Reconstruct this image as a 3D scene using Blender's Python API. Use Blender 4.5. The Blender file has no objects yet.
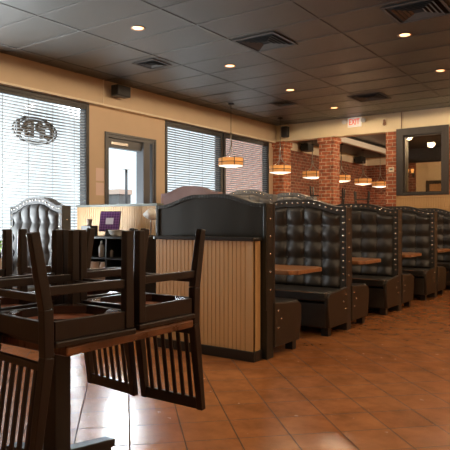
import bpy, bmesh, math, random
from mathutils import Vector, Matrix
random.seed(7)
S = bpy.context.scene
C = S.collection
PI = math.pi

# ------------------------------------------------------------------ materials
def mat(name, col, rough=.5, spec=.5, metal=0, emit=None, estr=0, coat=0):
    m = bpy.data.materials.new(name); m.use_nodes = True
    b = m.node_tree.nodes['Principled BSDF']
    b.inputs['Base Color'].default_value = (*col, 1)
    b.inputs['Roughness'].default_value = rough
    b.inputs['Specular IOR Level'].default_value = spec
    b.inputs['Metallic'].default_value = metal
    b.inputs['Coat Weight'].default_value = coat
    if emit:
        b.inputs['Emission Color'].default_value = (*emit, 1)
        b.inputs['Emission Strength'].default_value = estr
    return m
def nt(m): return m.node_tree.nodes, m.node_tree.links, m.node_tree.nodes['Principled BSDF']
def noisy(m, c0, c1, scale=8, stretch=(1, 1, 1), bump=0, detail=6, bscale=None, rough=None):
    n, l, b = nt(m)
    tc = n.new('ShaderNodeTexCoord'); mp = n.new('ShaderNodeMapping'); mp.inputs['Scale'].default_value = stretch
    l.new(tc.outputs['Object'], mp.inputs['Vector'])
    no = n.new('ShaderNodeTexNoise'); no.inputs['Scale'].default_value = scale; no.inputs['Detail'].default_value = detail
    l.new(mp.outputs[0], no.inputs['Vector'])
    cr = n.new('ShaderNodeValToRGB')
    cr.color_ramp.elements[0].position = .3; cr.color_ramp.elements[1].position = .7
    cr.color_ramp.elements[0].color = (*c0, 1); cr.color_ramp.elements[1].color = (*c1, 1)
    l.new(no.outputs['Fac'], cr.inputs['Fac']); l.new(cr.outputs[0], b.inputs['Base Color'])
    if rough:
        mr = n.new('ShaderNodeMapRange'); mr.inputs['To Min'].default_value = rough[0]; mr.inputs['To Max'].default_value = rough[1]
        l.new(no.outputs['Fac'], mr.inputs['Value']); l.new(mr.outputs[0], b.inputs['Roughness'])
    if bump:
        n2 = n.new('ShaderNodeTexNoise'); n2.inputs['Scale'].default_value = bscale or scale * 4; n2.inputs['Detail'].default_value = 4
        l.new(mp.outputs[0], n2.inputs['Vector'])
        bp = n.new('ShaderNodeBump'); bp.inputs['Strength'].default_value = bump; bp.inputs['Distance'].default_value = .01
        l.new(n2.outputs['Fac'], bp.inputs['Height']); l.new(bp.outputs[0], b.inputs['Normal'])
    return m

M = {}
M['beige'] = noisy(mat('beige_paint', (.4, .28, .17), .6), (.60, .46, .315), (.64, .49, .34), 3, bump=.15, bscale=120)
M['cream'] = noisy(mat('cream_paint', (.6, .5, .3), .6), (.84, .71, .47), (.88, .74, .50), 3, bump=.15, bscale=120)
M['cream_trim'] = mat('cream_trim', (.78, .68, .52), .45)
M['soffit'] = noisy(mat('soffit_paint', (.45, .34, .21), .6), (.60, .475, .325), (.64, .505, .35), 3, bump=.1, bscale=120)
M['white_paint'] = mat('white_paint', (.75, .73, .68), .5)
M['frame'] = mat('bronze_window_frame', (.03, .03, .031), .4)
M['greyframe'] = mat('grey_aluminium_frame', (.10, .108, .12), .4)
M['darkframe'] = noisy(mat('dark_wood_frame', (.03, .022, .016), .4), (.022, .016, .012), (.04, .03, .022), 6, (1, 1, .1), .1)
M['wood'] = noisy(mat('espresso_wood', (.02, .011, .009),   .3, coat=.1), (.006, .003, .0025), (.016, .007, .0055), 9, (1, 1, .08), .05, rough=(.3, .45))
M['seatunder'] = noisy(mat('seat_underside', (.12, .04, .02), .5), (.26, .08, .034), (.42, .135, .058), 7, (.4, 3, 1), .05)
M['tabletop'] = noisy(mat('butcher_block', (.2, .08, .035), .28, coat=.3), (.07, .024, .010), (.22, .085, .034), 12, (6, .6, 1), .04, rough=(.22, .36))
M['boothtop'] = noisy(mat('booth_table_wood', (.3, .13, .05), .3, coat=.2), (.22, .085, .03), (.42, .19, .075), 9, (.6, 6, 1), .04, rough=(.28, .4))
M['vinyl'] = noisy(mat('black_vinyl', (.03, .025, .02), .42), (.024, .0215, .019), (.035, .031, .027), 14, bump=.1, bscale=220, rough=(.3, .42))
M['vinylbrown'] = noisy(mat('worn_brown_vinyl', (.05, .035, .02), .4), (.019, .013, .0085), (.03, .021, .014), 9, bump=.12, bscale=220, rough=(.34, .48))
M['greyvinyl'] = noisy(mat('grey_vinyl', (.15, .15, .15), .4), (.13, .13, .132), (.17, .17, .172), 14, bump=.1, bscale=220, rough=(.34, .46))
M['midvinyl'] = noisy(mat('dark_grey_vinyl', (.08, .08, .08), .4), (.06, .06, .062), (.085, .085, .087), 14, bump=.1, bscale=220, rough=(.55, .68))
M['mauve'] = noisy(mat('mauve_panel', (.3, .2, .2), .4), (.27, .175, .175), (.33, .22, .215), 5)  # pinkish window glare on a dark back, painted into its base colour
M['piping'] = mat('brown_piping', (.22, .12, .06), .4)
M['greenblack'] = noisy(mat('greenish_black_panel', (.02, .022, .018), .4), (.009, .0105, .0085), (.014, .0155, .0125), 5, (1, 1, .3), .08, rough=(.28, .42))
M['blackpaint'] = mat('black_paint', (.012, .012, .012), .32)
M['stud'] = mat('nickel_nailhead', (.75, .7, .6), .25, metal=1)
M['steel'] = mat('brushed_steel', (.55, .53, .5), .3, metal=1)
M['iron'] = mat('black_iron', (.015, .014, .014), .45)
M['bead'] = noisy(mat('tan_beadboard', (.5, .3, .14), .5), (.50, .295, .12), (.57, .345, .15), 4, (1, 1, .2), .05)
M['capgray'] = mat('grey_green_cap', (.15, .17, .15), .4)
M['slat'] = mat('grey_blind_slat', (.27, .27, .265), .45)
M['ceilbar'] = mat('ceiling_grid_bar', (.085, .08, .074), .35)
M['ventmetal'] = mat('vent_metal', (.075, .07, .064), .55)
M['void'] = mat('duct_dark', (.004, .004, .004), .9)
M['ringmetal'] = mat('light_trim_ring', (.35, .2, .12), .35)
M['bulb'] = mat('lamp_glow', (1, .8, .6), .4, emit=(1, .5, .22), estr=4)
M['black'] = mat('black_plastic', (.01, .01, .01), .45)
M['paper'] = mat('paper', (.55, .42, .34), .8)
M['notice'] = mat('pinkish_notice', (.8, .62, .56), .7)
M['white'] = mat('white_plastic', (.8, .79, .76), .4)
M['exitred'] = mat('exit_red', (.8, .04, .02), .5, emit=(1, .08, .03), estr=.6)
M['exitwhite'] = mat('exit_white', (.85, .82, .75), .5, emit=(1, .85, .7), estr=.35)
M['neon'] = mat('unlit_neon_tube', (.05, .05, .055), .3)
M['asphalt'] = noisy(mat('asphalt', (.3, .3, .3), .9), (.11, .11, .107), (.16, .16, .157), 1.5)
M['leaf'] = noisy(mat('leaf', (.1, .2, .05), .6), (.08, .16, .03), (.2, .34, .09), 20)
M['bottle'] = mat('frosted_bottle', (.3, .27, .25), .35)
M['plum'] = mat('tablet_case', (.05, .03, .06), .4)
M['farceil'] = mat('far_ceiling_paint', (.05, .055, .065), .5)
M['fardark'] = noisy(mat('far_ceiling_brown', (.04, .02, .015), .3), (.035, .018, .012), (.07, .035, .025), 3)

# ceiling tile: stippled dark acoustic board
m = M['tile'] = noisy(mat('ceiling_tile', (.07, .066, .06), .42, 1.0), (.032, .030, .027), (.048, .045, .041), 40, bump=.4, bscale=150, rough=(.25, .37))

# brick : u = x + y so that one mapping serves faces along both axes
def brickmat(name, c1, c2, mortar, sc=1):
    m = mat(name, c1, .8); n, l, b = nt(m)
    g = n.new('ShaderNodeNewGeometry'); sx = n.new('ShaderNodeSeparateXYZ'); l.new(g.outputs['Position'], sx.inputs[0])
    ad = n.new('ShaderNodeMath'); l.new(sx.outputs[0], ad.inputs[0]); l.new(sx.outputs[1], ad.inputs[1])
    cb = n.new('ShaderNodeCombineXYZ'); l.new(ad.outputs[0], cb.inputs[0]); l.new(sx.outputs[2], cb.inputs[1])
    t = n.new('ShaderNodeTexBrick'); l.new(cb.outputs[0], t.inputs['Vector'])
    t.inputs['Scale'].default_value = 1; t.inputs['Brick Width'].default_value = .215 * sc; t.inputs['Row Height'].default_value = .077 * sc
    t.inputs['Mortar Size'].default_value = .007; t.inputs['Mortar Smooth'].default_value = .2; t.inputs['Bias'].default_value = -.1
    t.inputs['Color1'].default_value = (*c1, 1); t.inputs['Color2'].default_value = (*c2, 1); t.inputs['Mortar'].default_value = (*mortar, 1)
    no = n.new('ShaderNodeTexNoise'); no.inputs['Scale'].default_value = 12; l.new(g.outputs['Position'], no.inputs['Vector'])
    mx = n.new('ShaderNodeMix'); mx.data_type = 'RGBA'; mx.blend_type = 'MULTIPLY'; mx.inputs['Factor'].default_value = .5
    l.new(t.outputs['Color'], mx.inputs['A']); l.new(no.outputs['Color'], mx.inputs['B'])
    gm = n.new('ShaderNodeRGBCurve')
    l.new(t.outputs['Color'], b.inputs['Base Color'])
    hs = n.new('ShaderNodeHueSaturation'); mr = n.new('ShaderNodeMapRange')
    mr.inputs['From Min'].default_value = .3; mr.inputs['From Max'].default_value = .7; mr.inputs['To Min'].default_value = .6; mr.inputs['To Max'].default_value = 1.3
    l.new(no.outputs['Fac'], mr.inputs['Value']); l.new(mr.outputs[0], hs.inputs['Value']); l.new(t.outputs['Color'], hs.inputs['Color'])
    l.new(hs.outputs[0], b.inputs['Base Color'])
    bp = n.new('ShaderNodeBump'); bp.inputs['Strength'].default_value = .6; bp.inputs['Distance'].default_value = .008; bp.invert = True
    l.new(t.outputs['Fac'], bp.inputs['Height']); l.new(bp.outputs[0], b.inputs['Normal'])
    n.remove(mx); n.remove(gm)
    return m
M['brick'] = brickmat('red_brick', (.46, .135, .055), (.30, .075, .03), (.55, .42, .29))
M['brickpale'] = brickmat('pale_pink_brick', (.72, .36, .28), (.6, .28, .21), (.7, .6, .52))
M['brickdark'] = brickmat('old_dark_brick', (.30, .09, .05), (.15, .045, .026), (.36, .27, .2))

# floor : 12 inch terracotta tile laid at 45 degrees
m = M['floor'] = mat('terracotta_tile', (.3, .12, .05), .3); n, l, b = nt(m)
g = n.new('ShaderNodeNewGeometry'); mp = n.new('ShaderNodeMapping'); mp.vector_type = 'POINT'
mp.inputs['Rotation'].default_value = (0, 0, -PI/4); mp.inputs['Location'].default_value = (-.026+.1525, .0875, 0)
l.new(g.outputs['Position'], mp.inputs['Vector'])
mp.inputs['Location'].default_value = (.279, .087, 0)
t = n.new('ShaderNodeTexBrick'); l.new(mp.outputs[0], t.inputs['Vector']); t.offset = 0; t.squash = 1
t.inputs['Scale'].default_value = 1; t.inputs['Brick Width'].default_value = .305; t.inputs['Row Height'].default_value = .305
t.inputs['Mortar Size'].default_value = .0048; t.inputs['Mortar Smooth'].default_value = .3; t.inputs['Bias'].default_value = 0
t.inputs['Color1'].default_value = (.40, .155, .052, 1); t.inputs['Color2'].default_value = (.34, .125, .042, 1); t.inputs['Mortar'].default_value = (.12, .065, .036, 1)
no = n.new('ShaderNodeTexNoise'); no.inputs['Scale'].default_value = 5; no.inputs['Detail'].default_value = 8; no.inputs['Roughness'].default_value = .65
l.new(g.outputs['Position'], no.inputs['Vector'])
hs = n.new('ShaderNodeHueSaturation'); mr = n.new('ShaderNodeMapRange')
mr.inputs['From Min'].default_value = .3; mr.inputs['From Max'].default_value = .7; mr.inputs['To Min'].default_value = .7; mr.inputs['To Max'].default_value = 1.25
l.new(no.outputs['Fac'], mr.inputs['Value']); l.new(mr.outputs[0], hs.inputs['Value']); l.new(t.outputs['Color'], hs.inputs['Color'])
l.new(hs.outputs[0], b.inputs['Base Color'])
n3 = n.new('ShaderNodeTexNoise'); n3.inputs['Scale'].default_value = 16; n3.inputs['Detail'].default_value = 5; l.new(g.outputs['Position'], n3.inputs['Vector'])
mr2 = n.new('ShaderNodeMapRange'); mr2.inputs['To Min'].default_value = .13; mr2.inputs['To Max'].default_value = .33
l.new(n3.outputs['Fac'], mr2.inputs['Value'])
rmx = n.new('ShaderNodeMix'); rmx.inputs['B'].default_value = .9; l.new(t.outputs['Fac'], rmx.inputs['Factor']); l.new(mr2.outputs[0], rmx.inputs['A']); l.new(rmx.outputs[0], b.inputs['Roughness'])
isp = n.new('ShaderNodeMapRange'); isp.inputs['To Min'].default_value = .5; isp.inputs['To Max'].default_value = .08; l.new(t.outputs['Fac'], isp.inputs['Value']); l.new(isp.outputs[0], b.inputs['Specular IOR Level'])
ml = n.new('ShaderNodeMath'); ml.operation = 'MULTIPLY_ADD'; ml.inputs[1].default_value = -1.2
n4 = n.new('ShaderNodeMath'); n4.operation = 'MULTIPLY'; n4.inputs[1].default_value = .32; l.new(n3.outputs['Fac'], n4.inputs[0])
l.new(t.outputs['Fac'], ml.inputs[0]); l.new(n4.outputs[0], ml.inputs[2])
bp = n.new('ShaderNodeBump'); bp.inputs['Strength'].default_value = .35; bp.inputs['Distance'].default_value = .006
l.new(ml.outputs[0], bp.inputs['Height']); l.new(bp.outputs[0], b.inputs['Normal'])

# thin window glass
def glassmat(name, tint, refl):
    m = bpy.data.materials.new(name); m.use_nodes = True; n = m.node_tree.nodes; l = m.node_tree.links; n.clear()
    o = n.new('ShaderNodeOutputMaterial'); mx = n.new('ShaderNodeMixShader'); tr = n.new('ShaderNodeBsdfTransparent'); gl = n.new('ShaderNodeBsdfGlossy')
    gl.inputs['Roughness'].default_value = .02; tr.inputs['Color'].default_value = (*tint, 1)
    lw = n.new('ShaderNodeLayerWeight'); lw.inputs['Blend'].default_value = .5
    pw = n.new('ShaderNodeMath'); pw.operation = 'POWER'; pw.inputs[1].default_value = 4.5; l.new(lw.outputs['Facing'], pw.inputs[0])
    ma = n.new('ShaderNodeMath'); ma.operation = 'MULTIPLY_ADD'; ma.inputs[1].default_value = .7; ma.inputs[2].default_value = refl; l.new(pw.outputs[0], ma.inputs[0])
    l.new(ma.outputs[0], mx.inputs[0]); l.new(tr.outputs[0], mx.inputs[1]); l.new(gl.outputs[0], mx.inputs[2]); l.new(mx.outputs[0], o.inputs[0])
    return m
M['glass'] = glassmat('window_glass', (.97, .985, .985), .02)
M['inglass'] = glassmat('interior_glass', (.72, .68, .62), .04)
# amber drum shade with faint vertical streaks
m = M['amber'] = mat('amber_shade', (.8, .4, .12), .4); n, l, b = nt(m)
tc = n.new('ShaderNodeTexCoord'); no = n.new('ShaderNodeTexNoise'); no.inputs['Scale'].default_value = 9
l.new(tc.outputs['Object'], no.inputs['Vector']); cr = n.new('ShaderNodeValToRGB')
cr.color_ramp.elements[0].color = (1, .30, .06, 1); cr.color_ramp.elements[1].color = (1, .47, .15, 1)
l.new(no.outputs['Fac'], cr.inputs[0]); l.new(cr.outputs[0], b.inputs['Emission Color']); b.inputs['Emission Strength'].default_value = .33
M['diffuser'] = mat('lamp_diffuser', (.9, .85, .75), .4, emit=(1, .88, .68), estr=1.6)
M['sconce'] = mat('sconce_glow', (.9, .5, .2), .4, emit=(1, .5, .13), estr=1.8)
# plaid screen
m = M['screen'] = mat('plaid_screen', (.2, .05, .3), .3); n, l, b = nt(m)
tc = n.new('ShaderNodeTexCoord'); ch = n.new('ShaderNodeTexChecker'); mp = n.new('ShaderNodeMapping')
mp.inputs['Rotation'].default_value = (0, PI/4, 0); l.new(tc.outputs['Object'], mp.inputs[0]); l.new(mp.outputs[0], ch.inputs[0])
ch.inputs['Scale'].default_value = 38; ch.inputs['Color1'].default_value = (.07, .02, .11, 1); ch.inputs['Color2'].default_value = (.17, .08, .22, 1)
l.new(ch.outputs[0], b.inputs['Base Color']); l.new(ch.outputs[0], b.inputs['Emission Color']); b.inputs['Emission Strength'].default_value = .12
M['screenlabel'] = mat('screen_label', (.6, .6, .68), .4, emit=(.7, .7, .8), estr=.15)

# ------------------------------------------------------------------ mesh helpers
def box(bm, x0, x1, y0, y1, z0, z1, mi=0):
    vs = [bm.verts.new((x, y, z)) for z in (z0, z1) for y in (y0, y1) for x in (x0, x1)]
    for f in ((0, 2, 3, 1), (4, 5, 7, 6), (0, 1, 5, 4), (2, 6, 7, 3), (0, 4, 6, 2), (1, 3, 7, 5)):
        bm.faces.new([vs[i] for i in f]).material_index = mi
def beam(bm, p0, p1, w, d, mi=0, side=(1, 0, 0), w1=None, d1=None):
    p0, p1 = Vector(p0), Vector(p1); a = (p1 - p0).normalized(); s = Vector(side); s = (s - a * s.dot(a)).normalized(); u = a.cross(s)
    vs = []
    for p, ww, dd in ((p0, w, d), (p1, w1 or w, d1 or d)):
        for q, r in ((-1, -1), (1, -1), (1, 1), (-1, 1)): vs.append(bm.verts.new(p + s * q * ww / 2 + u * r * dd / 2))
    for f in ((3, 2, 1, 0), (4, 5, 6, 7), (0, 1, 5, 4), (1, 2, 6, 5), (2, 3, 7, 6), (3, 0, 4, 7)):
        bm.faces.new([vs[i] for i in f]).material_index = mi
def cyl(bm, p0, p1, r0, r1=None, n=16, mi=0, caps=True):
    r1 = r0 if r1 is None else r1; p0, p1 = Vector(p0), Vector(p1); a = (p1 - p0).normalized()
    s = a.orthogonal().normalized(); u = a.cross(s); A, B = [], []
    for i in range(n):
        t = 2 * PI * i / n; d = s * math.cos(t) + u * math.sin(t)
        A.append(bm.verts.new(p0 + d * r0)); B.append(bm.verts.new(p1 + d * r1))
    for i in range(n):
        f = bm.faces.new((A[i], A[(i+1) % n], B[(i+1) % n], B[i])); f.smooth = True; f.material_index = mi
    if caps:
        bm.faces.new(A[::-1]).material_index = mi; bm.faces.new(B).material_index = mi
def lathe(bm, prof, n=24, c=(0, 0, 0), mi=0):
    R = []
    for r, z in prof: R.append([bm.verts.new((c[0] + r * math.cos(2*PI*i/n), c[1] + r * math.sin(2*PI*i/n), c[2] + z)) for i in range(n)])
    for a, b in zip(R, R[1:]):
        for i in range(n):
            f = bm.faces.new((a[i], a[(i+1) % n], b[(i+1) % n], b[i])); f.smooth = True; f.material_index = mi
    if prof[0][0] > 1e-4: bm.faces.new(R[0][::-1]).material_index = mi
    if prof[-1][0] > 1e-4: bm.faces.new(R[-1]).material_index = mi
def tube(bm, pts, r, n=8, mi=0, closed=False):
    pts = [Vector(p) for p in pts]; R = []; N = len(pts)
    for i, p in enumerate(pts):
        t = (pts[(i+1) % N] - pts[i-1]) if closed else (pts[min(i+1, N-1)] - pts[max(i-1, 0)])
        t.normalize(); s = t.cross(Vector((.31, .17, .93))).normalized(); u = t.cross(s)
        R.append([bm.verts.new(p + (s * math.cos(2*PI*k/n) + u * math.sin(2*PI*k/n)) * r) for k in range(n)])
    for i in range(N if closed else N - 1):
        a, b = R[i], R[(i+1) % N]
        for k in range(n):
            f = bm.faces.new((a[k], a[(k+1) % n], b[(k+1) % n], b[k])); f.smooth = True; f.material_index = mi
    if not closed: bm.faces.new(R[0][::-1]); bm.faces.new(R[-1])
def prism(bm, pts, a0, a1, axis='y', mi=0):
    def P(p, a): return {'y': (p[0], a, p[1]), 'x': (a, p[0], p[1]), 'z': (p[0], p[1], a)}[axis]
    A = [bm.verts.new(P(p, a0)) for p in pts]; B = [bm.verts.new(P(p, a1)) for p in pts]; n = len(pts)
    bm.faces.new(A).material_index = mi; bm.faces.new(B[::-1]).material_index = mi
    for i in range(n): bm.faces.new((A[i], B[i], B[(i+1) % n], A[(i+1) % n])).material_index = mi
def dome(bm, c, r, axis, mi=0, flat=.55, n=8):
    c = Vector(c); a = Vector(axis); s = a.orthogonal().normalized(); u = a.cross(s); R = []
    for k in range(3):
        ph = k * PI / 6; R.append([bm.verts.new(c + (s*math.cos(2*PI*i/n) + u*math.sin(2*PI*i/n)) * r * math.cos(ph) + a * r * flat * math.sin(ph)) for i in range(n)])
    for p, q in zip(R, R[1:]):
        for i in range(n):
            f = bm.faces.new((p[i], p[(i+1) % n], q[(i+1) % n], q[i])); f.smooth = True; f.material_index = mi
    t = bm.verts.new(c + a * r * flat)
    for i in range(n):
        f = bm.faces.new((R[-1][i], R[-1][(i+1) % n], t)); f.smooth = True; f.material_index = mi
def B(): return bmesh.new()
def obj(name, bm, mats, parent=None, bevel=0, seg=2, smooth=False, recalc=True, label=None):
    if recalc: bmesh.ops.recalc_face_normals(bm, faces=bm.faces)
    me = bpy.data.meshes.new(name); bm.to_mesh(me); bm.free()
    for mm in (mats if isinstance(mats, (list, tuple)) else [mats]): me.materials.append(mm)
    if smooth:
        for p in me.polygons: p.use_smooth = True
    o = bpy.data.objects.new(name, me); C.objects.link(o)
    if parent: o.parent = parent
    if bevel:
        md = o.modifiers.new('bevel', 'BEVEL'); md.width = bevel; md.segments = seg; md.limit_method = 'ANGLE'; md.angle_limit = .7
    if label: o['label'] = label
    return o
def bx(name, dims, mt, parent=None, bevel=0, seg=2, label=None):
    b = B(); box(b, *dims); return obj(name, b, mt, parent, bevel, seg, label=label)
def tag(o, label, cat, group=None):
    o['label'] = label; o['category'] = cat
    if group: o['group'] = group
    return o
def thing(name, label, cat, loc=(0, 0, 0), rot=(0, 0, 0), group=None):
    o = bpy.data.objects.new(name, None); C.objects.link(o); o.empty_display_size = .1
    o.location = loc; o.rotation_euler = rot
    return tag(o, label, cat, group)
def st(o): o['kind'] = 'structure'; return o
def dup(root, loc, rot=None, label=None):
    r = root.copy(); C.objects.link(r); r.location = loc
    if rot is not None: r.rotation_euler = rot
    if label: r['label'] = label
    def rec(s, d):
        for ch in list(s.children):
            c = ch.copy(); C.objects.link(c); c.parent = d; rec(ch, c)
    rec(root, r); return r
def text(name, s, size, depth, mt, parent, loc, rot, xs=1, bold=0):
    cu = bpy.data.curves.new('lettering', 'FONT'); cu.body = s; cu.size = size; cu.extrude = depth; cu.align_x = 'CENTER'; cu.align_y = 'CENTER'; cu.offset = bold
    t = bpy.data.objects.new('tmp', cu); C.objects.link(t); dg = bpy.context.evaluated_depsgraph_get()
    me = bpy.data.meshes.new_from_object(t.evaluated_get(dg)); bpy.data.objects.remove(t)
    me.materials.clear(); me.materials.append(mt)
    o = bpy.data.objects.new(name, me); C.objects.link(o); o.parent = parent; o.location = loc; o.rotation_euler = rot; o.scale = (xs, 1, 1)
    return o

# ------------------------------------------------------------------ dimensions
H = 1.23; CH = 3.46
XW = -6.95; YB = 11.75
# ------------------------------------------------------------------ setting
st(bx('floor', (-7.2, 4.2, -3.7, 18, -.12, 0), M['floor']))
# ceiling with its grid of bars
b = B(); box(b, -7.2, 4.2, -3.7, YB + .1, CH, CH + .12)
ceil = st(obj('ceiling', b, M['tile']))
b = B()
xs = [-5.31 - 1.22 + 1.22 * i for i in range(9)]
for x in xs: box(b, x - .011, x + .011, -3.6, YB, CH - .006, CH + .01)
ys = [3.99 - .61 * 12 + .61 * i for i in range(26)]
for y in ys:
    if y < YB - .05: box(b, XW, 4.1, y - .011, y + .011, CH - .005, CH + .01)
st(obj('ceiling_grid', b, M['ceilbar'], ceil))

# left wall with holes for windows
WT, WB = 3.06, .75
wins = [(2.55, 4.33), (4.37, 6.17), (7.95, 9.72), (9.77, 11.55)]
small = (6.53, 7.66, 1.35, 2.64)
b = B(); X0, X1 = XW - .16, XW
box(b, X0, X1, -3.7, 2.55, 0, CH); box(b, X0, X1, 2.55, 6.17, 0, WB); box(b, X0, X1, 2.55, YB, WT, CH)
box(b, X0, X1, 6.17, small[0], 0, WT); box(b, X0, X1, small[0], small[1], 0, small[2]); box(b, X0, X1, small[0], small[1], small[3], WT)
box(b, X0, X1, small[1], 7.95, 0, WT); box(b, X0, X1, 7.95, 11.55, 0, WB); box(b, X0, X1, 11.55, YB, 0, WT)
st(obj('wall_left', b, M['beige']))
b = B(); box(b, XW, -6.86, -3.6, 6.38, 3.07, CH); box(b, XW, -6.86, 6.392, YB, 3.07, CH)
sof = st(obj('trim_1', b, M['soffit']))
b = B(); box(b, XW, -6.845, -3.6, YB, 3.055, 3.085); box(b, -6.866, -6.852, 6.378, 6.394, 3.085, CH)
st(obj('trim_2', b, M['cream_trim']))
st(bx('wall_front', (-7.2, 4.2, -3.8, -3.6, 0, CH), M['beige']))
st(bx('wall_right', (4.0, 4.2, -3.6, 18, 0, CH + .3), M['beige']))
# back wall: header, right part round the framed window
b = B(); YB2 = YB + .22
HZ = 3.085
box(b, -7.1, 4.0, YB, YB2, HZ, CH + .1)
st(obj('wall_back', b, M['cream']))
b = B()
ox0, ox1, oz0, oz1 = -3.90, -3.12, 1.80, 2.98
box(b, -4.26, ox0, YB, YB2, 0, HZ); box(b, ox1, 4.0, YB, YB2, 0, HZ); box(b, ox0, ox1, YB, YB2, 0, oz0); box(b, ox0, ox1, YB, YB2, oz1, HZ)
st(obj('wall_back_brick', b, M['brick']))
def column(x0, x1, name='brick_column'):
    b = B(); box(b, x0, x1, YB - .03, YB + .30, 0, HZ - .12); box(b, x0 - .03, x1 + .03, YB - .06, YB + .33, HZ - .12, HZ)
    return st(obj(name, b, M['brick']))
column(-6.93, -6.65); column(-5.76, -5.42)
# far room
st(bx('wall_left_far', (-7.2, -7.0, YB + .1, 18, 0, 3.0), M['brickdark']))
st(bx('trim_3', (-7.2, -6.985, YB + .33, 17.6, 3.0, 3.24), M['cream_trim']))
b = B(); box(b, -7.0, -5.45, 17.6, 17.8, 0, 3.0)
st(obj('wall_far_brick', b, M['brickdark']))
st(bx('trim_4', (-7.0, -6.12, 17.585, 17.8, 3.0, 3.24), M['cream_trim']))
b = B(); box(b, -5.45, 4, 17.6, 17.8, 0, 3.0)
st(obj('wall_far', b, M['cream']))
st(bx('trim_8', (-6.12, 4, 17.58, 17.8, 3.0, 3.42), M['darkframe']))
b = B(); box(b, -7.2, -6.12, YB2, 17.8, 3.24, 3.36)
st(obj('ceiling_far_soffit', b, M['farceil']))
b = B(); box(b, -6.12, -6.02, YB2, 17.6, 3.22, 3.36)
st(obj('trim_5', b, M['white_paint']))
b = B(); box(b, -6.12, -6.02, YB2, 17.6, 3.36, 3.42)
st(obj('wall_far_fascia', b, M['black']))
st(bx('ceiling_far', (-6.12, 4, YB2, 17.8, 3.42, 3.52), M['fardark']))
# baseboard
st(bx('baseboard_back', (-4.0, 4.0, YB - .045, YB - .03, 0, .12), M['blackpaint']))

# windows of the left wall
def window(name, y0, y1, z0, z1, fw=.06, extra=None, fm='frame'):
    x0, x1 = XW - .14, XW + .012
    b = B(); box(b, x0, x1, y0, y0 + fw, z0, z1); box(b, x0, x1, y1 - fw, y1, z0, z1); box(b, x0, x1, y0 + fw, y1 - fw, z1 - fw, z1); box(b, x0, x1, y0 + fw, y1 - fw, z0, z0 + fw)
    if extra: extra(b, x0, x1)
    w = st(obj(name, b, M[fm], bevel=.004))
    bx('pane', (XW - .125, XW - .119, y0 + fw, y1 - fw, z0 + fw, z1 - fw), M['glass'], w)
    return w
for i, (a, c) in enumerate(wins): window('window_%d' % (i + 1), a, c, WB, WT)
def ex(b, x0, x1):
    y0, y1, z0, z1 = small
    box(b, x0, x1 + .02, y1 - .30, y1 - .14, z0, z1 - .05)      # wide stile
    box(b, x0, x1 - .03, y0 + .05, y1 - .3, z1 - .2, z1 - .05)         # head closer rail
    for yy in (y0 - .035, y1): box(b, XW, XW + .025, yy, yy + .035, z0, z1 + .035)
    box(b, XW, XW + .025, y0, y1, z1, z1 + .035)
w5 = window('window_5', *small, fw=.05, extra=ex, fm='greyframe')
b = B(); box(b, XW - .012, XW - .004, small[0] + .12, small[0] + .5, 2.49, 2.53); obj('closer', b, M['steel'], w5)

# blinds
slat_mesh = None
def blind(y0, y1, lab, z1=3.0, z0=.8):
    global slat_mesh
    t = thing('window_blind', lab, 'blind', (XW - .022, (y0 + y1) / 2, z0), group='white slatted blinds in the big left windows')
    w = (y1 - y0) / 2
    if slat_mesh is None:
        b = B(); k = 0; zz = .05
        while zz < z1 - z0 - .07:
            a = math.radians(14)
            dx, dz = .024 * math.cos(a), .024 * math.sin(a)
            pr = [(-dx, zz - dz), (0, zz + .003), (dx, zz + dz), (dx, zz + dz + .0025), (0, zz + .0055), (-dx, zz - dz + .0025)]
            prism(b, [(p[0], p[1]) for p in pr], -w, w, 'y'); zz += .044
        s = obj('slats', b, M['slat'], t); slat_mesh = s.data
    else:
        s = bpy.data.objects.new('slats', slat_mesh); C.objects.link(s); s.parent = t
    bx('headrail', (-.028, .028, -w, w, z1 - z0 - .04, z1 - z0), M['frame'], t, .003)
    bx('bottom_rail', (-.025, .025, -w, w, .0, .025), M['slat'], t, .003)
    for q in (-.62, -.2, .22, .62):
        b = B(); cyl(b, (.026, q * w / .85 , .02), (.026, q * w / .85, z1 - z0 - .05), .003, n=6)
        obj('ladder_cord', b, M['slat'], t)
    return t
hw = .86
for (a, c), lab in zip(wins[1:], ('wide white slatted blind hanging in front of the OPEN neon sign',
                              'white slatted blind in the left bay behind the hanging amber lamp', 'white slatted blind in the right bay tinted by brick outside')):
    mcen = (a + c) / 2; blind(mcen - hw * .97, mcen + hw * .97, lab)

# OPEN neon sign behind the blind (reads from outside)
t = thing('neon_sign', 'unlit oval OPEN neon sign seen from behind through the blind', 'sign', (XW - .085, 5.25, 2.53))
b = B(); tube(b, [(0, .37 * math.cos(k * PI / 24), .185 * math.sin(k * PI / 24)) for k in range(48)], .016, closed=True)
tube(b, [(0, .33 * math.cos(k * PI / 24), .155 * math.sin(k * PI / 24)) for k in range(48)], .009, closed=True)
obj('oval_ring', b, M['neon'], t)
for ch, yy in zip('OPEN', (.215, .07, -.075, -.215)):
    text('letter', ch, .29, .010, M['neon'], t, (-.004, yy, 0), (PI / 2, 0, -PI / 2), .78, .016)
b = B()
b.free()
for s in (-.2, .2):
    b = B(); cyl(b, (0, s, .18), (0, s, .48), .002, n=6); obj('hanging_wire', b, M['steel'], t)

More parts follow.
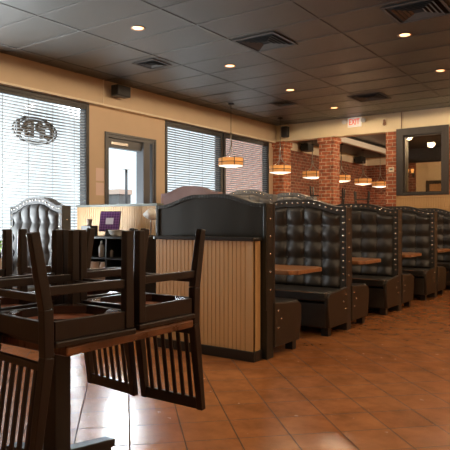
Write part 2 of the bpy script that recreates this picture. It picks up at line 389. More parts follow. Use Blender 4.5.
# framed window in the back wall
b = B()
f0, f1, g0, g1 = -4.03, -3.0, 1.765, 3.115
yf0, yf1 = YB - .05, YB
box(b, f0, ox0 + .01, yf0, yf1, g0, g1); box(b, ox1 - .01, f1, yf0, yf1, g0, g1); box(b, ox0, ox1, yf0, yf1, oz1 - .01, g1); box(b, ox0, ox1, yf0, yf1, g0, oz0 + .01)
w6 = st(obj('window_6', b, M['darkframe'], bevel=.008))
b = B(); q = .035
box(b, ox0, ox0 + q, YB, YB2, oz0, oz1); box(b, ox1 - q, ox1, YB, YB2, oz0, oz1); box(b, ox0 + q, ox1 - q, YB, YB2, oz1 - q, oz1); box(b, ox0 + q, ox1 - q, YB, YB2, oz0, oz0 + q)
obj('window_liner', b, M['darkframe'], w6)
bx('pane', (ox0 + q, ox1 - q, YB + .06, YB + .066, oz0 + q, oz1 - q), M['inglass'], w6)

# beadboard: boards with real grooves, drawn along x (face to -y)
def beadboard(bm, x0, x1, z0, z1, yf, depth=.02, pitch=.046, gr=.0075):
    pts = [(x0, yf + depth), (x0, yf)]; x = x0
    while x + pitch < x1 - .01:
        x += pitch; pts += [(x - gr, yf), (x - gr * .6, yf + .008), (x - gr * .4, yf + .008), (x, yf)]
    pts += [(x1, yf), (x1, yf + depth)]
    prism(bm, pts, z0, z1, 'z')
b = B(); beadboard(b, -4.0, -.5, 0, 1.72, YB - .03)
wn = st(obj('wall_back_wainscot', b, M['bead']))
b = B(); box(b, -4.02, -.5, YB - .045, YB, 1.72, 1.755); box(b, -4.03, -3.99, YB - .045, YB, 0, 1.755)
st(obj('trim_6', b, M['bead']))

# ------------------------------------------------------------------ booth benches
W = .655
def topz(x, base, rise):
    t = max(0, min(1, (W - .06 - abs(x)) / .44)); return base + rise * t * t * (3 - 2 * t)
def panel_outline(base, rise, z0=0, inset=0, n=40):
    w = W - inset; top = [(-w + 2 * w * i / n) for i in range(n + 1)]
    return [(w, z0), (-w, z0)] + [(x, topz(x, base, rise) - inset) for x in top]
def tufted(bm, yface, sgn, base, rise, zb=.47):
    n, mrows = 70, 56; G = []
    w = W - .075; cw = 2 * w / 5
    for i in range(n + 1):
        x = -w + 2 * w * i / n; zt = topz(x, base, rise) - .085; col = []
        for j in range(mrows + 1):
            z = zb + (zt - zb) * j / mrows
            u = ((x + w) / cw) % 1 - .5; v = ((z - (base - .21)) / .195)
            fv = v - round(v)                                    # 0 at a button row
            if v > .55: fv = .5                                  # long pillow at the top
            cu = max(0, math.cos(PI * u)); sv = abs(math.sin(PI * fv)) if abs(fv) < .5 else 1
            h = .052 * cu ** (.32 + 1.1 * (1 - sv)) * (.74 + .26 * sv ** .8) + .006 * sv
            e = min(1, (z - zb) / .03, (zt - z) / .045, (w - abs(x)) / .03); e = max(0, e)
            h *= math.sqrt(e)
            col.append(bm.verts.new((x, yface + sgn * (h + .001), z)))
        G.append(col)
    for i in range(n):
        for j in range(mrows):
            f = bm.faces.new((G[i][j], G[i+1][j], G[i+1][j+1], G[i][j+1])); f.smooth = True
    return cw, w
def buttons(bm, yface, sgn, base, rise):
    w = W - .075; cw = 2 * w / 5
    for k in range(1, 5):
        x = -w + cw * k; z = base - .21
        while z > .55:
            domeobj('tuft_button', bm, (x, yface + sgn * .004, z), (0, sgn, 0), .014, M['vinyl']); z -= .195
def border(bm, yface, sgn, base, rise, th=.022, bw=.075):
    n = 40; y0, y1 = sorted((yface, yface + sgn * th))
    for s in (-1, 1):
        a, c = sorted((s * W, s * (W - bw))); box(bm, a, c, y0, y1, .44, base - bw)
    w = W
    for i in range(n):
        xa, xb = -w + 2*w*i/n, -w + 2*w*(i+1)/n
        za, zb = topz(xa, base, rise), topz(xb, base, rise)
        q = [(xa, za - bw - .005), (xb, zb - bw - .005), (xb, zb), (xa, za)]
        A = [bm.verts.new((x, y0, z)) for x, z in q]; Bv = [bm.verts.new((x, y1, z)) for x, z in q]
        bm.faces.new(A); bm.faces.new(Bv[::-1])
        for k in range(4): bm.faces.new((A[k], Bv[k], Bv[(k+1) % 4], A[(k+1) % 4]))
def domeobj(name, parent, loc, axis, r, mt):
    key = (name, r, axis)
    if key not in DM:
        b = bmesh.new(); dome(b, (0, 0, 0), r, axis); me = bpy.data.meshes.new(name); b.to_mesh(me); b.free(); me.materials.append(mt); DM[key] = me
    o = bpy.data.objects.new(name, DM[key]); C.objects.link(o); o.parent = parent; o.location = loc
DM = {}
def studs(par, yface, sgn, base, rise, bw=.075, sp=.072, r=.013):
    d = bw / 2
    x = -W + d
    k = int((2 * W - 2 * d) / sp)
    for i in range(k + 1):
        xx = -W + d + (2 * W - 2 * d) * i / k; domeobj('nailhead', par, (xx, yface, topz(xx, base, rise) - d), (0, sgn, 0), r, M['stud'])
    z = base - d - sp
    while z > .5:
        for s in (-1, 1): domeobj('nailhead', par, (s * (W - d), yface, z), (0, sgn, 0), r, M['stud'])
        z -= sp
TH = .06; SD = .575
def booth(label, loc, base=1.40, rise=.095, sides=(-1, 1), group=None, name='booth_bench', fm=None, vm=None):
    vm = vm or M['vinyl']
    """width along x, centre of the back at local y=0; sides: -1 seat towards -y, 1 seat towards +y"""
    t = thing(name, label, 'booth bench', loc, group=group)
    b = B(); prism(b, panel_outline(base, rise, .0), -TH, TH, 'y'); bp = obj('back_panel', b, fm or vm, t, .008)
    if fm:
        b = B(); border(b, -TH, -1, base, rise, .012, .032); obj('edge_rim', b, fm, t, .003)
    z = .62
    while z < base - .03: domeobj('nailhead', bp, (W, 0, z), (1, 0, 0), .011, M['stud']); z += .16
    for s in sides:
        b = B(); tufted(b, s * TH, s, base, rise); tf = obj('tufted_backrest', b, vm, t)
        b = B(); border(b, s * TH, s, base, rise); bo = obj('backrest_border', b, vm, t)
        if s < 0:
            buttons(tf, s * TH, s, base, rise); studs(bo, s * (TH + .022), s, base, rise)
        y0, y1 = sorted((s * (TH + .02), s * SD))
        bx('seat_cushion', (-W + .02, W - .02, y0, y1, .375, .475), vm, t, .022, 4)
        y0, y1 = sorted((s * (TH), s * (SD - .02)))
        bx('seat_base', (-W + .03, W - .03, y0, y1, .09, .352), M['vinylbrown'], t, .012)
        b = B(); tube(b, [(-W + .03, s * (SD - .012), .462), (0, s * (SD - .009), .464), (W - .03, s * (SD - .012), .462)], .008); obj('seat_piping', b, M['piping'], t)
        e = s * SD
        b = B(); ys_ = [(s * TH, .09), (s * TH, .50), (s * (TH + .12), .485), (s * (SD - .05), .46), (s * SD, .42), (s * SD, .30), (s * (SD - .03), .14), (s * (SD - .04), .09)]
        prism(b, ys_, W - .035, W + .012, 'x'); o = obj('end_panel', b, M['vinylbrown'], t, .01)
        for yy, zz in ((TH + .06, .42), (TH + .12, .34), (TH + .06, .26)): domeobj('nailhead', o, (W + .012, s * yy, zz), (1, 0, 0), .011, M['stud'])
        for xx in (-W + .08, W - .06):
            yb0, yb1 = sorted((s * (SD - .13), s * (SD - .06))); bx('foot', (xx - .04, xx + .04, yb0, yb1, 0, .09), M['blackpaint'], t)
    return t
XC = -3.362
G1 = 'tufted booths along the aisle'
ys1 = [4.53, 6.28, 8.03, 9.78, 11.46]
L1 = ['black booth bench backing onto the tan half wall, nearest of the aisle row',
      'black tufted double booth right behind the first wooden booth table, second in the aisle row',
      'black tufted double booth behind the second wooden table, third in the aisle row',
      'black tufted double booth fourth in the aisle row, under the thermostat column',
      'last black tufted booth of the aisle row, against the wall under the framed window']
for i, (y, lab) in enumerate(zip(ys1, L1)):
    if i == 0: booth(lab, (XC, y, 0), sides=(1,), group=G1, fm=M['greenblack'])
    elif i == 1: b2 = booth(lab, (XC, y, 0), group=G1)
    elif i < 4: dup(b2, (XC, y, 0), label=lab)
    else: booth(lab, (XC, y, 0), sides=(-1,), group=G1)

# half wall in front of the first booth
HXL, HXR, HY0, HY1 = -3.905, -2.765, 4.335, 4.456
t = thing('half_wall', 'tan beadboard half wall with black ledge and baseboard before the first booth', 'half wall', ((HXL + HXR) / 2, (HY0 + HY1) / 2, 0))
cx, cy = (HXL + HXR) / 2, (HY0 + HY1) / 2; hx, hy = (HXR - HXL) / 2, (HY1 - HY0) / 2
b = B(); beadboard(b, -hx, hx - .03, .02, 1.06, -hy); obj('beadboard_panel', b, M['bead'], t)
bx('core', (-hx, hx - .012, -hy + .02, hy, .0, 1.06), M['bead'], t)
b = B(); box(b, hx - .03, hx, -hy - .004, -hy + .03, .02, 1.06); box(b, hx - .012, hx, -hy, hy, .02, 1.06); obj('corner_board', b, M['bead'], t, .003)
bx('ledge', (-hx - .01, hx + .02, -hy - .03, hy, 1.06, 1.095), M['blackpaint'], t, .008)
b = B(); box(b, -hx, hx + .02, -hy - .02, -hy, 0, .09); box(b, hx, hx + .02, -hy, hy, 0, .09); obj('baseboard', b, M['blackpaint'], t, .006)

# booth tables
def booth_table(label, loc, grp):
    t = thing('booth_table', label, 'table', loc, group=grp)
    w, d, c = .63, .335, .07
    b = B(); prism(b, [(-w, -d), (w - c, -d), (w, -d + c), (w, d - c), (w - c, d), (-w, d)], .705, .75, 'z'); obj('tabletop', b, M['boothtop'], t, .008)
    b = B(); cyl(b, (.1, 0, .03), (.1, 0, .69), .045, n=16); obj('pedestal', b, M['iron'], t)
    b = B(); box(b, -.05, .25, -.24, .24, .0, .03); box(b, -.14, .34, -.05, .05, 0, .032); obj('base', b, M['iron'], t, .006)
    b = B(); box(b, -.1, .3, -.15, .15, .69, .705); obj('mounting_plate', b, M['iron'], t)
    return t
tb = booth_table('wooden booth table between half wall and second booth, nearest in the aisle row', (XC - .02, 5.405, 0), 'booth tables along the aisle')
for y, lab in ((7.155, 'wooden booth table between second and third aisle booths'), (8.905, 'wooden booth table between third and fourth aisle booths'), (10.63, 'wooden booth table before the last aisle booth')):
    dup(tb, (XC - .02, y, 0), label=lab)

# window row
XW2 = -6.17; W = .61
t = booth('single grey tufted booth in front of the OPEN sign window', (XW2, 4.68, 0), 1.43, .11, sides=(-1,), group='tufted booths along the windows', vm=M['midvinyl']); t.scale = (.84, 1, 1)
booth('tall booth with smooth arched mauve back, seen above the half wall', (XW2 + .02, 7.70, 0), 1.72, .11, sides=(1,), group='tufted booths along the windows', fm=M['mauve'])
booth('tall tufted booth with nailheads under the window with the hanging lamp', (XW2 + .02, 9.43, 0), 1.745, .1, group='tufted booths along the windows', vm=M['greyvinyl'])
booth('tall tufted booth by the corner brick column, farthest along the windows', (XW2 + .02, 11.1, 0), 1.76, .1, group='tufted booths along the windows', vm=M['greyvinyl'])

# knee wall behind the server station
t = thing('beadboard_partition', 'tan beadboard partition with grey cap under the unblinded window', 'partition', (-6.14, 5.98, 0))
b = B(); beadboard(b, -.80, .80, 0, 1.45, -.05); obj('beadboard_panel', b, M['bead'], t)
bx('core', (-.80, .80, -.03, .05, 0, 1.45), M['bead'], t)
bx('cap', (-.80, .83, -.07, .07, 1.45, 1.485), M['capgray'], t, .006)
bx('end_post', (.80, .85, -.065, .065, 0, 1.45), M['capgray'], t, .004)

# server station
t = thing('server_station', 'black open-shelved server station before the beadboard partition', 'cabinet', (-5.68, 5.55, 0))
bx('counter', (-.55, .58, -.24, .26, 1.01, 1.04), M['blackpaint'], t, .005)
for x in (-.53, -.01, .53): bx('side_panel', (x, x + .025, -.22, .25, 0, 1.01), M['blackpaint'], t)
for z in (.10, .42, .74): bx('shelf', (-.52, .55, -.215, .24, z, z + .025), M['blackpaint'], t)
bx('back_panel', (-.53, .55, .25, .262, 0, 1.01), M['blackpaint'], t)
# things on the station
t = thing('tablet', 'tablet with a purple plaid screen propped on the server station', 'tablet', (-5.93, 5.62, 1.04), (0, 0, math.radians(24)))
a = Matrix.Rotation(math.radians(-16), 4, 'X')
def tilt(o, z=.06): o.matrix_local = Matrix.Translation((0, 0, z)) @ Matrix.Rotation(math.radians(-16), 4, 'X'); return o
tilt(bx('case', (-.15, .15, -.009, .009, 0, .29), M['plum'], t, .006))
tilt(bx('screen', (-.138, .138, -.012, -.009, .012, .278), M['screen'], t))
tilt(bx('screen_notice', (-.055, .055, -.0135, -.012, .10, .19), M['screenlabel'], t, label='pale blue notice on the screen'))
b = B(); prism(b, [(-.06, 0), (.10, 0), (.03, .12), (.012, .12)], -.04, .04, 'x'); obj('stand', b, M['black'], t, .004)
t = thing('napkin_caddy', 'dark boxy caddy left of the purple tablet on the station', 'caddy', (-6.15, 5.47, 1.04))
b = B(); box(b, -.09, .09, -.07, .07, 0, .015); box(b, -.09, .09, -.07, -.055, .015, .14); box(b, -.09, .09, .055, .07, .015, .14); box(b, -.09, -.075, -.055, .055, .015, .14); box(b, .075, .09, -.055, .055, .015, .14); box(b, -.075, .075, -.055, .055, .12, .135)
obj('holder', b, M['black'], t, .004)
b = B(); lathe(b, [(.03, 0), (.042, .09), (.043, .09), (.04, .088), (.028, .006)], 20); o = obj('paper_cup', b, M['paper']); o.location = (-6.15, 5.47, 1.181); tag(o, 'small beige cup standing on the dark caddy left of the tablet', 'cup')
b = B(); lathe(b, [(.05, 0), (.09, .035), (.11, .085), (.113, .085), (.105, .078), (.085, .035), (.04, .012)], 24)
o = obj('serving_bowl', b, M['white']); o.location = (-5.66, 5.50, 1.04); tag(o, 'white bowl on the server station right of the tablet', 'bowl')
b = B(); rr = random.Random(3)
for k in range(9):
    x, y = rr.uniform(-.055, .055), rr.uniform(-.055, .055); bb = [(.02, 0), (.035, .02), (.02, .045)]
    lathe(b, bb, 8, (x, y, rr.uniform(.0, .02)))
o = obj('crumpled_napkins', b, M['white']); o.location = (-5.66, 5.50, 1.062); tag(o, 'crumpled white napkins heaped in the white bowl', 'napkins'); o['kind'] = 'stuff'
def bottle(x, y, z, lab, h=.17, r=.038):
    t = thing('condiment_bottle', lab, 'bottle', (x, y, z), group='bottles on the station shelf')
    b = B(); lathe(b, [(r * .9, 0), (r, .01), (r, h * .55), (r * .6, h * .75), (r * .35, h * .82)], 16); obj('body', b, M['bottle'], t)
    b = B(); lathe(b, [(r * .42, h * .82), (r * .42, h * .92), (r * .2, h)], 12); obj('cap', b, M['white'], t)
bottle(-5.83, 5.40, .765, 'taller pale bottle on the station shelf below the tablet', .22, .042)
bottle(-5.70, 5.42, .765, 'shorter pale bottle on the station shelf below the bowl', .15, .045)
def jar(x, lab):
    b = B(); lathe(b, [(.07, 0), (.08, .02), (.08, .2), (.065, .23), (.068, .25), (.06, .255)], 18); o = obj('storage_jar', b, M['paper']); o.location = (x, 5.42, .445); tag(o, lab, 'jar', 'tan jars on the lower station shelf')
jar(-5.97, 'tan jar on the lower station shelf, left of the two'); jar(-5.78, 'tan jar on the lower station shelf, right of the two')
t = thing('desk_lamp', 'small lamp with tilted white shade at the right end of the server station', 'lamp', (-5.21, 5.68, 1.04))
b = B(); lathe(b, [(.06, 0), (.06, .012), (.015, .02)], 20); obj('base', b, M['iron'], t)
b = B(); tube(b, [(0, 0, .015), (0, 0, .25), (.01, 0, .31)], .008); obj('stem', b, M['steel'], t)
b = B(); lathe(b, [(.10, -.05), (.045, .05), (.04, .05), (.094, -.05)], 24); o = obj('lamp_shade', b, M['white'], t); o.location = (.01, 0, .31); o.rotation_euler = (math.radians(10), math.radians(30), 0)

# papers on the wall
for z, lab in ((1.98, 'upper small paper notice taped left of the unblinded window'), (1.75, 'lower small paper notice taped left of the unblinded window')):
    o = bx('paper_notice', (-.002, .002, -.085, .085, -.1, .1), M['notice']); o.location = (XW, 6.40, z); tag(o, lab, 'notice', 'notices taped to the left wall')

# ------------------------------------------------------------------ chairs and table in the foreground
TX0, TX1, TY0, TY1, TZ = -2.92, -1.785, 1.475, 2.258, .752
t = thing('dining_table', 'wood-topped pedestal table carrying four upturned chairs', 'table', ((TX0 + TX1) / 2, (TY0 + TY1) / 2, 0))
hx, hy = (TX1 - TX0) / 2, (TY1 - TY0) / 2
bx('tabletop', (-hx, hx, -hy, hy, TZ - .04, TZ), M['tabletop'], t, .01, 3)
bx('column', (-.03 , .065, -.045, .05, .05, TZ - .055), M['iron'], t, .006)
b = B(); box(b, -.2, .25, -.2, .2, TZ - .055, TZ - .04); obj('mounting_plate', b, M['iron'], t)
for dx, dy in ((1, 0), (-1, 0), (0, 1), (0, -1)):
    b = B(); L = .36; beam(b, (.017 + dx * .03, dy * .03, .075), (.017 + dx * L, dy * L, .045), .075, .06, side=(-dy, dx, 0), d1=.04)
    box(b, .017 + dx * (L - .05) - .03, .017 + dx * (L - .05) + .03, dy * (L - .05) - .03, dy * (L - .05) + .03, 0, .03)
    obj('base_arm', b, M['iron'], t, .006)

def chair(label, loc, rot, group):
    """upright: origin on the floor under the seat centre, front towards -y"""
    t = thing('dining_chair', label, 'chair', loc, rot, group)
    hw = .192; yf, yr = -.19, .19; lw = .043
    SZ = .44
    for s in (-1, 1):
        b = B(); beam(b, (s * hw, yf, 0), (s * hw, yf, SZ - .028), .036, .036, w1=lw, d1=lw); obj('leg', b, M['wood'], t, .004)
        b = B(); beam(b, (s * hw, yr + .068, 0), (s * hw, yr + .014, SZ - .15), .036, .038, w1=lw, d1=lw)
        beam(b, (s * hw, yr + .014, SZ - .15), (s * hw, yr + .01, SZ + .03), lw, lw); beam(b, (s * hw, yr + .01, SZ + .03), (s * hw, yr + .07, .915), lw, lw, w1=.036, d1=.032)
        obj('rear_leg', b, M['wood'], t, .004)
        bx('side_apron', (s * hw - .012, s * hw + .012, yf + .02, yr - .02, SZ - .10, SZ - .026), M['wood'], t, .002)
        bx('side_stretcher', (s * hw - .011, s * hw + .011, yf + .018, yr + .005, .205, .24), M['wood'], t, .003)
    bx('front_apron', (-hw + .02, hw - .02, yf - .012, yf + .012, SZ - .10, SZ - .026), M['wood'], t, .002)
    bx('rear_apron', (-hw + .02, hw - .02, yr - .005, yr + .017, SZ - .10, SZ - .026), M['wood'], t, .002)
    bx('front_stretcher', (-hw + .018, hw - .018, yf - .010, yf + .010, .235, .265), M['wood'], t, .003)
    bx('rear_stretcher', (-hw + .018, hw - .018, yr + .012, yr + .03, .235, .265), M['wood'], t, .003)
    for sx in (-1, 1):
        for sy, yy in ((-1, yf + .012), (1, yr - .005)):
            b = B(); p = [(sx * (hw - .012), yy), (sx * (hw - .115), yy), (sx * (hw - .012), yy - sy * .105)]
            prism(b, p, SZ - .098, SZ - .062, 'z'); obj('corner_block', b, M['cblock'], t, .002)
    bx('seat', (-hw - .028, hw + .028, yf - .028, yr + .022 - .035, SZ - .026, SZ), M['wood'], t, .006)
    bx('seat_underside', (-hw + .012, hw - .012, yf + .012, yr - .005, SZ - .062, SZ - .026), M['seatunder'], t, label='red-brown seat underside')
    # backrest: top rail, lower rail, five slats, following the rake
    def yb(z): return yr + .01 + .06 * (z - SZ - .03) / (.915 - SZ - .03)
    b = B(); beam(b, (-hw + .01, yb(.885), .885), (hw - .01, yb(.885), .885), .022, .058, side=(0, 1, 0)); obj('top_rail', b, M['wood'], t, .005)
    b = B(); beam(b, (-hw + .01, yb(.51), .51), (hw - .01, yb(.51), .51), .02, .03, side=(0, 1, 0)); obj('lower_rail', b, M['wood'], t, .003)
    for k in range(6):
        x = (k - 2.5) * .0535
        b = B(); beam(b, (x, yb(.52), .52), (x, yb(.865), .865), .022, .012); obj('slat', b, M['wood'], t, .003)
    return t
M['cblock'] = noisy(mat('chair_corner_block', (.05, .02, .015), .2), (.03, .013, .009), (.06, .026, .018), 10)
ZT = TZ + .44 + .001
G2 = 'upturned dining chairs on the foreground table'
# upside down: rot x by pi sends (y,z)->(-y,-z); near chairs have their back towards the camera (-y)
c1 = chair('upturned dark chair at the near right corner of the table, back hanging closest to camera', (-1.985, 1.618, ZT), (PI, 0, math.radians(-5)), G2)
dup(c1, (-2.475, 1.635, ZT), (PI, 0, math.radians(1.5)), 'upturned dark chair at the near left corner, cut off by the left edge')
dup(c1, (-2.01, 2.098, ZT), (PI, 0, PI), 'upturned dark chair on the far right corner, slatted back hanging before the half wall')
dup(c1, (-2.485, 2.10, ZT), (PI, 0, PI + math.radians(-5)), 'upturned dark chair on the far left, its back hanging over the shiny floor')

# ------------------------------------------------------------------ ceiling fittings
def downlight(x, y, lab):
    t = thing('recessed_light', lab, 'ceiling light', (x, y, CH), group='recessed ceiling lights')
    b = B(); lathe(b, [(.062, .0), (.085, -.008), (.085, -.002), (.062, .004)], 28); obj('trim_ring', b, M['ringmetal'], t)
    b = B(); lathe(b, [(.0001, -.004), (.04, -.004), (.062, -.001)], 24); obj('bulb', b, M['bulb'], t)
    li = bpy.data.lights.new('downlight', 'SPOT'); li.spot_size = math.radians(178); li.spot_blend = .03; li.energy = DL; li.color = (1, .74, .48); li.shadow_soft_size = .1
    lo = bpy.data.objects.new('downlight_lamp', li); C.objects.link(lo); lo.location = (x, y, CH - .035)
DL = 55
for x, y, lab in ((-4.70, 4.91, 'recessed ceiling light nearest the OPEN sign window'), (-4.77, 6.86, 'recessed ceiling light above the hanging window lamp, left of the big vent'),
                  (-4.81, 8.70, 'recessed ceiling light below and right of the big central vent'), (-4.86, 10.55, 'recessed ceiling light just above the EXIT sign'),
                  (-2.28, 6.93, 'bright recessed ceiling light under the vent at top right'), (-2.39, 8.87, 'recessed ceiling light at the right edge above the framed window'),
                  ):
    downlight(x, y, lab)
for x in (-7.2 + 2.44, -2.33, .1, 2.5):
    for y in (-.6, 1.25, 3.08, 4.91, 6.9, 8.75, 10.6):
        if x < -2 and y < 3: continue
        if x < -2 and y > 4 and not (x > -3 and y in (4.91, 10.6)): continue
        li = bpy.data.lights.new('downlight', 'SPOT'); li.spot_size = math.radians(178); li.spot_blend = .03; li.energy = DL; li.color = (1, .74, .48); li.shadow_soft_size = .1
        lo = bpy.data.objects.new('downlight_lamp', li); C.objects.link(lo); lo.location = (x, y, CH - .035)

def vent(x, y, s, lab):
    t = thing('ceiling_vent', lab, 'ceiling vent', (x, y, CH), group='square louvred ceiling vents')
    b = B(); f = .035
    box(b, -s, s, -s, -s + f, -.014, -.006); box(b, -s, s, s - f, s, -.014, -.006); box(b, -s, -s + f, -s + f, s - f, -.014, -.006); box(b, s - f, s, -s + f, s - f, -.014, -.006)
    obj('frame', b, M['ventmetal'], t, .002)
    bx('duct_backing', (-s + f, s - f, -s + f, s - f, -.006, -.001), M['void'], t)
    b = B(); n = int(s / .05)
    for k in range(1, n):
        r = s - f - .046 * k
        if r < .03: break
        for q in range(4):
            rot = Matrix.Rotation(q * PI / 2, 4, 'Z')
            vs = [bm_v for bm_v in ((-r, -r, -.020), (r, -r, -.020), (r - .022, -r + .022, -.009), (-r + .022, -r + .022, -.009))]
            A = [b.verts.new(rot @ Vector(v)) for v in vs]; Bq = [b.verts.new(rot @ (Vector(v) + Vector((0, .004, .001)))) for v in vs]
            b.faces.new(A); b.faces.new(Bq[::-1])
            for e in range(4): b.faces.new((A[e], Bq[e], Bq[(e+1) % 4], A[(e+1) % 4]))
    obj('louvers', b, M['ventmetal'], t)
vent(-3.78, 6.20, .30, 'large square ceiling vent in the middle of the ceiling')
vent(-5.60, 6.13, .20, 'small square ceiling vent near the left wall speaker')
vent(-1.90, 6.20, .30, 'square ceiling vent at the top right above the bright light')
vent(-3.92, 10.0, .30, 'square ceiling vent above and right of the EXIT sign')
vent(-5.45, 9.6, .2, 'small dark ceiling vent above the corner speaker')

# pendants
def pendant(label, x, y, zc):
    t = thing('pendant_lamp', label, 'pendant lamp', (x, y, 2.27), group='amber drum pendant lamps')
    R, hh = .235, .155
    b = B(); lathe(b, [(R, .02), (R, hh), (R - .006, hh), (R - .006, .02)], 40); obj('drum_shade', b, M['amber'], t)
    b = B(); lathe(b, [(.0001, -.012), (.12, -.006), (R - .01, .014), (R - .006, .03), (.0001, .03)], 40); obj('diffuser', b, M['diffuser'], t)
    b = B()
    lathe(b, [(R + .003, .078), (R + .003, .09), (R - .001, .09), (R - .001, .078)], 40)
    for k in range(6):
        a = k * PI / 3 + .35; beam(b, (R * math.cos(a), R * math.sin(a), .015), (R * math.cos(a), R * math.sin(a), hh + .004), .012, .012)
    obj('shade_bands', b, M['iron'], t)
    b = B(); lathe(b, [(.0001, -.03), (.018, -.026), (.018, -.012), (.0001, -.01)], 12); obj('finial', b, M['iron'], t)
    for k in range(3):
        a = k * 2 * PI / 3 + .35; ca, sa = math.cos(a), math.sin(a); pts = []
        for i in range(12):
            u = i / 11; r = .015 + (R - .02) * u ** 2.2; pts.append((r * ca, r * sa, hh + .23 * (1 - u) ** 1.3 + .002))
        b = B(); tube(b, pts, .007); obj('arm', b, M['steel'], t)
    b = B(); lathe(b, [(.02, hh + .2), (.025, hh + .22), (.02, hh + .25)], 12); cyl(b, (0, 0, hh + .24), (0, 0, hh + .5), .012, n=8); obj('stem', b, M['steel'], t)
    b = B(); z = hh + .5; k = 0; top = zc - 2.27
    cyl(b, (0, 0, z), (0, 0, top), .004, n=6)
    obj('chain', b, M['iron'], t)
    b = B(); lathe(b, [(.05, top - .001), (.06, top - .012), (.055, top - .02), (.012, top - .03)], 20); obj('canopy', b, M['iron'], t)
    li = bpy.data.lights.new('pendant_bulb', 'POINT'); li.energy = 6; li.color = (1, .66, .36); li.shadow_soft_size = .06
    lo = bpy.data.objects.new('pendant_bulb_lamp', li); C.objects.link(lo); lo.location = (x, y, 2.22)
pendant('amber drum pendant lamp in front of the blinds', -6.27, 9.05, CH)
pendant('amber drum pendant lamp before the corner brick column', -6.27, 10.90, CH)
pendant('amber drum pendant lamp just left of the middle brick column', -6.34, 12.55, 3.24)
pendant('amber drum pendant lamp half hidden right of the middle brick column', -6.27, 14.05, 3.24)
pendant('amber drum pendant lamp centred in the opening right of the middle column', -6.27, 15.5, 3.24)
pendant('amber drum pendant lamp partly hidden by the thermostat column', -6.3, 16.9, 3.24)

# speakers
def speaker(label, loc, rot, dims, cat='speaker', name='wall_speaker'):
    t = thing(name, label, cat, loc, rot, 'black wall speakers')
    w, d, h = dims
    bx('cabinet', (-w / 2, w / 2, -d, -.0, -h / 2, h / 2), M['black'], t, .012)
    bx('grille', (-w / 2 + .012, w / 2 - .012, -d - .008, -d, -h / 2 + .012, h / 2 - .012), M['iron'], t, .003)
    b = B(); beam(b, (0, -.01, 0), (0, .06, 0), .03, .03); box(b, -.035, .035, .06, .068, -.05, .05); obj('bracket', b, M['black'], t)
    return t
speaker('black speaker mounted on the soffit above the unblinded window', (-6.785, 6.62, 3.30), (0, 0, PI / 2), (.29, .15, .17))
speaker('black upright speaker on the cream header by the room corner', (-6.55, YB - .075, 3.27), (0, 0, 0), (.15, .13, .24))
speaker('black speaker on the far brick wall left of the middle column', (-6.915, 13.2, 3.10), (0, 0, PI / 2), (.3, .2, .19))
speaker('black speaker on the far wall right of the middle column', (-6.915, 16.6, 3.08), (0, 0, PI / 2), (.3, .22, .2))

# exit sign with two emergency lamp heads
t = thing('exit_sign', 'white EXIT sign with red letters on the cream header', 'exit sign', (-4.93, YB, 3.345))
bx('housing', (-.15, .15, -.05, -.002, -.10, .10), M['exitwhite'], t, .006)
text('lettering', 'EXIT', .18, .002, M['exitred'], t, (0, -.053, .0), (PI / 2, 0, 0), .66, .001)
bx('canopy', (-.08, .04, -.04, -.002, .10, .115), M['white'], t, .004)
for s in (-1, 1):
    b = B(); cyl(b, (s * .21, -.02, .03), (s * .21, -.10, .015), .04, .05, 16); beam(b, (s * .15, -.025, .03), (s * .21, -.03, .03), .03, .03, side=(0, 1, 0)); obj('lamp_head', b, M['white'], t)
# small brown bracket, conduit, thermostat
t = thing('wall_sensor', 'small brown sensor on the cream header right of the EXIT sign', 'sensor', (-4.28, YB, 3.25))
b = B(); box(b, -.02, .02, -.05, -.001, -.01, .09); obj('mount', b, M['ringmetal'], t, .004)
b = B(); cyl(b, (0, -.05, -.02), (0, -.02, .03), .03, .035, 12); obj('sensor_head', b, M['ringmetal'], t)
b = B(); cyl(b, (0, 0, 0), (0, 0, CH - 3.115), .008, n=8); o = obj('conduit', b, M['ringmetal']); o.location = (-3.93, YB - .012, 3.115); tag(o, 'thin dark conduit from ceiling to the framed window', 'conduit')
t = thing('thermostat', 'beige thermostat on the brick beside the framed window', 'thermostat', (-4.14, YB + .003, 2.30))
bx('body', (-.055, .055, -.03, 0, -.05, .05), M['cream_trim'], t, .008)
bx('display', (-.03, .03, -.032, -.03, -.012, .022), M['capgray'], t)

# far room: upturned bar stools on high tables
def stool(loc, lab):
    t = thing('bar_stool', lab, 'bar stool', loc, (PI, 0, .3), 'upturned bar stools in the far room')
    for sx in (-1, 1):
        for sy in (-1, 1):
            b = B(); beam(b, (sx * .19, sy * .19, 0), (sx * .15, sy * .15, .70), .035, .035); obj('leg', b, M['iron'], t)
    b = B()
    for z in (.22, .45):
        r = .19 - .04 * z / .7
        for s in (-1, 1):
            beam(b, (-r, s * r, z), (r, s * r, z), .02, .025, side=(0, 0, 1)); beam(b, (s * r, -r, z + .03), (s * r, r, z + .03), .02, .025, side=(0, 0, 1))
    obj('footrest', b, M['iron'], t)
    b = B(); lathe(b, [(.19, .70), (.2, .72), (.19, .75)], 24); obj('seat', b, M['vinyl'], t)
def bar_table(loc, lab):
    t = thing('bar_table', lab, 'table', loc, group='high bar tables in the far room')
    bx('tabletop', (-.38, .38, -.38, .38, 1.29, 1.33), M['tabletop'], t, .008)
    b = B(); cyl(b, (0, 0, .03), (0, 0, 1.29), .045); obj('column', b, M['iron'], t)
    b = B(); lathe(b, [(.3, 0), (.3, .015), (.05, .035)], 28); obj('base', b, M['iron'], t)
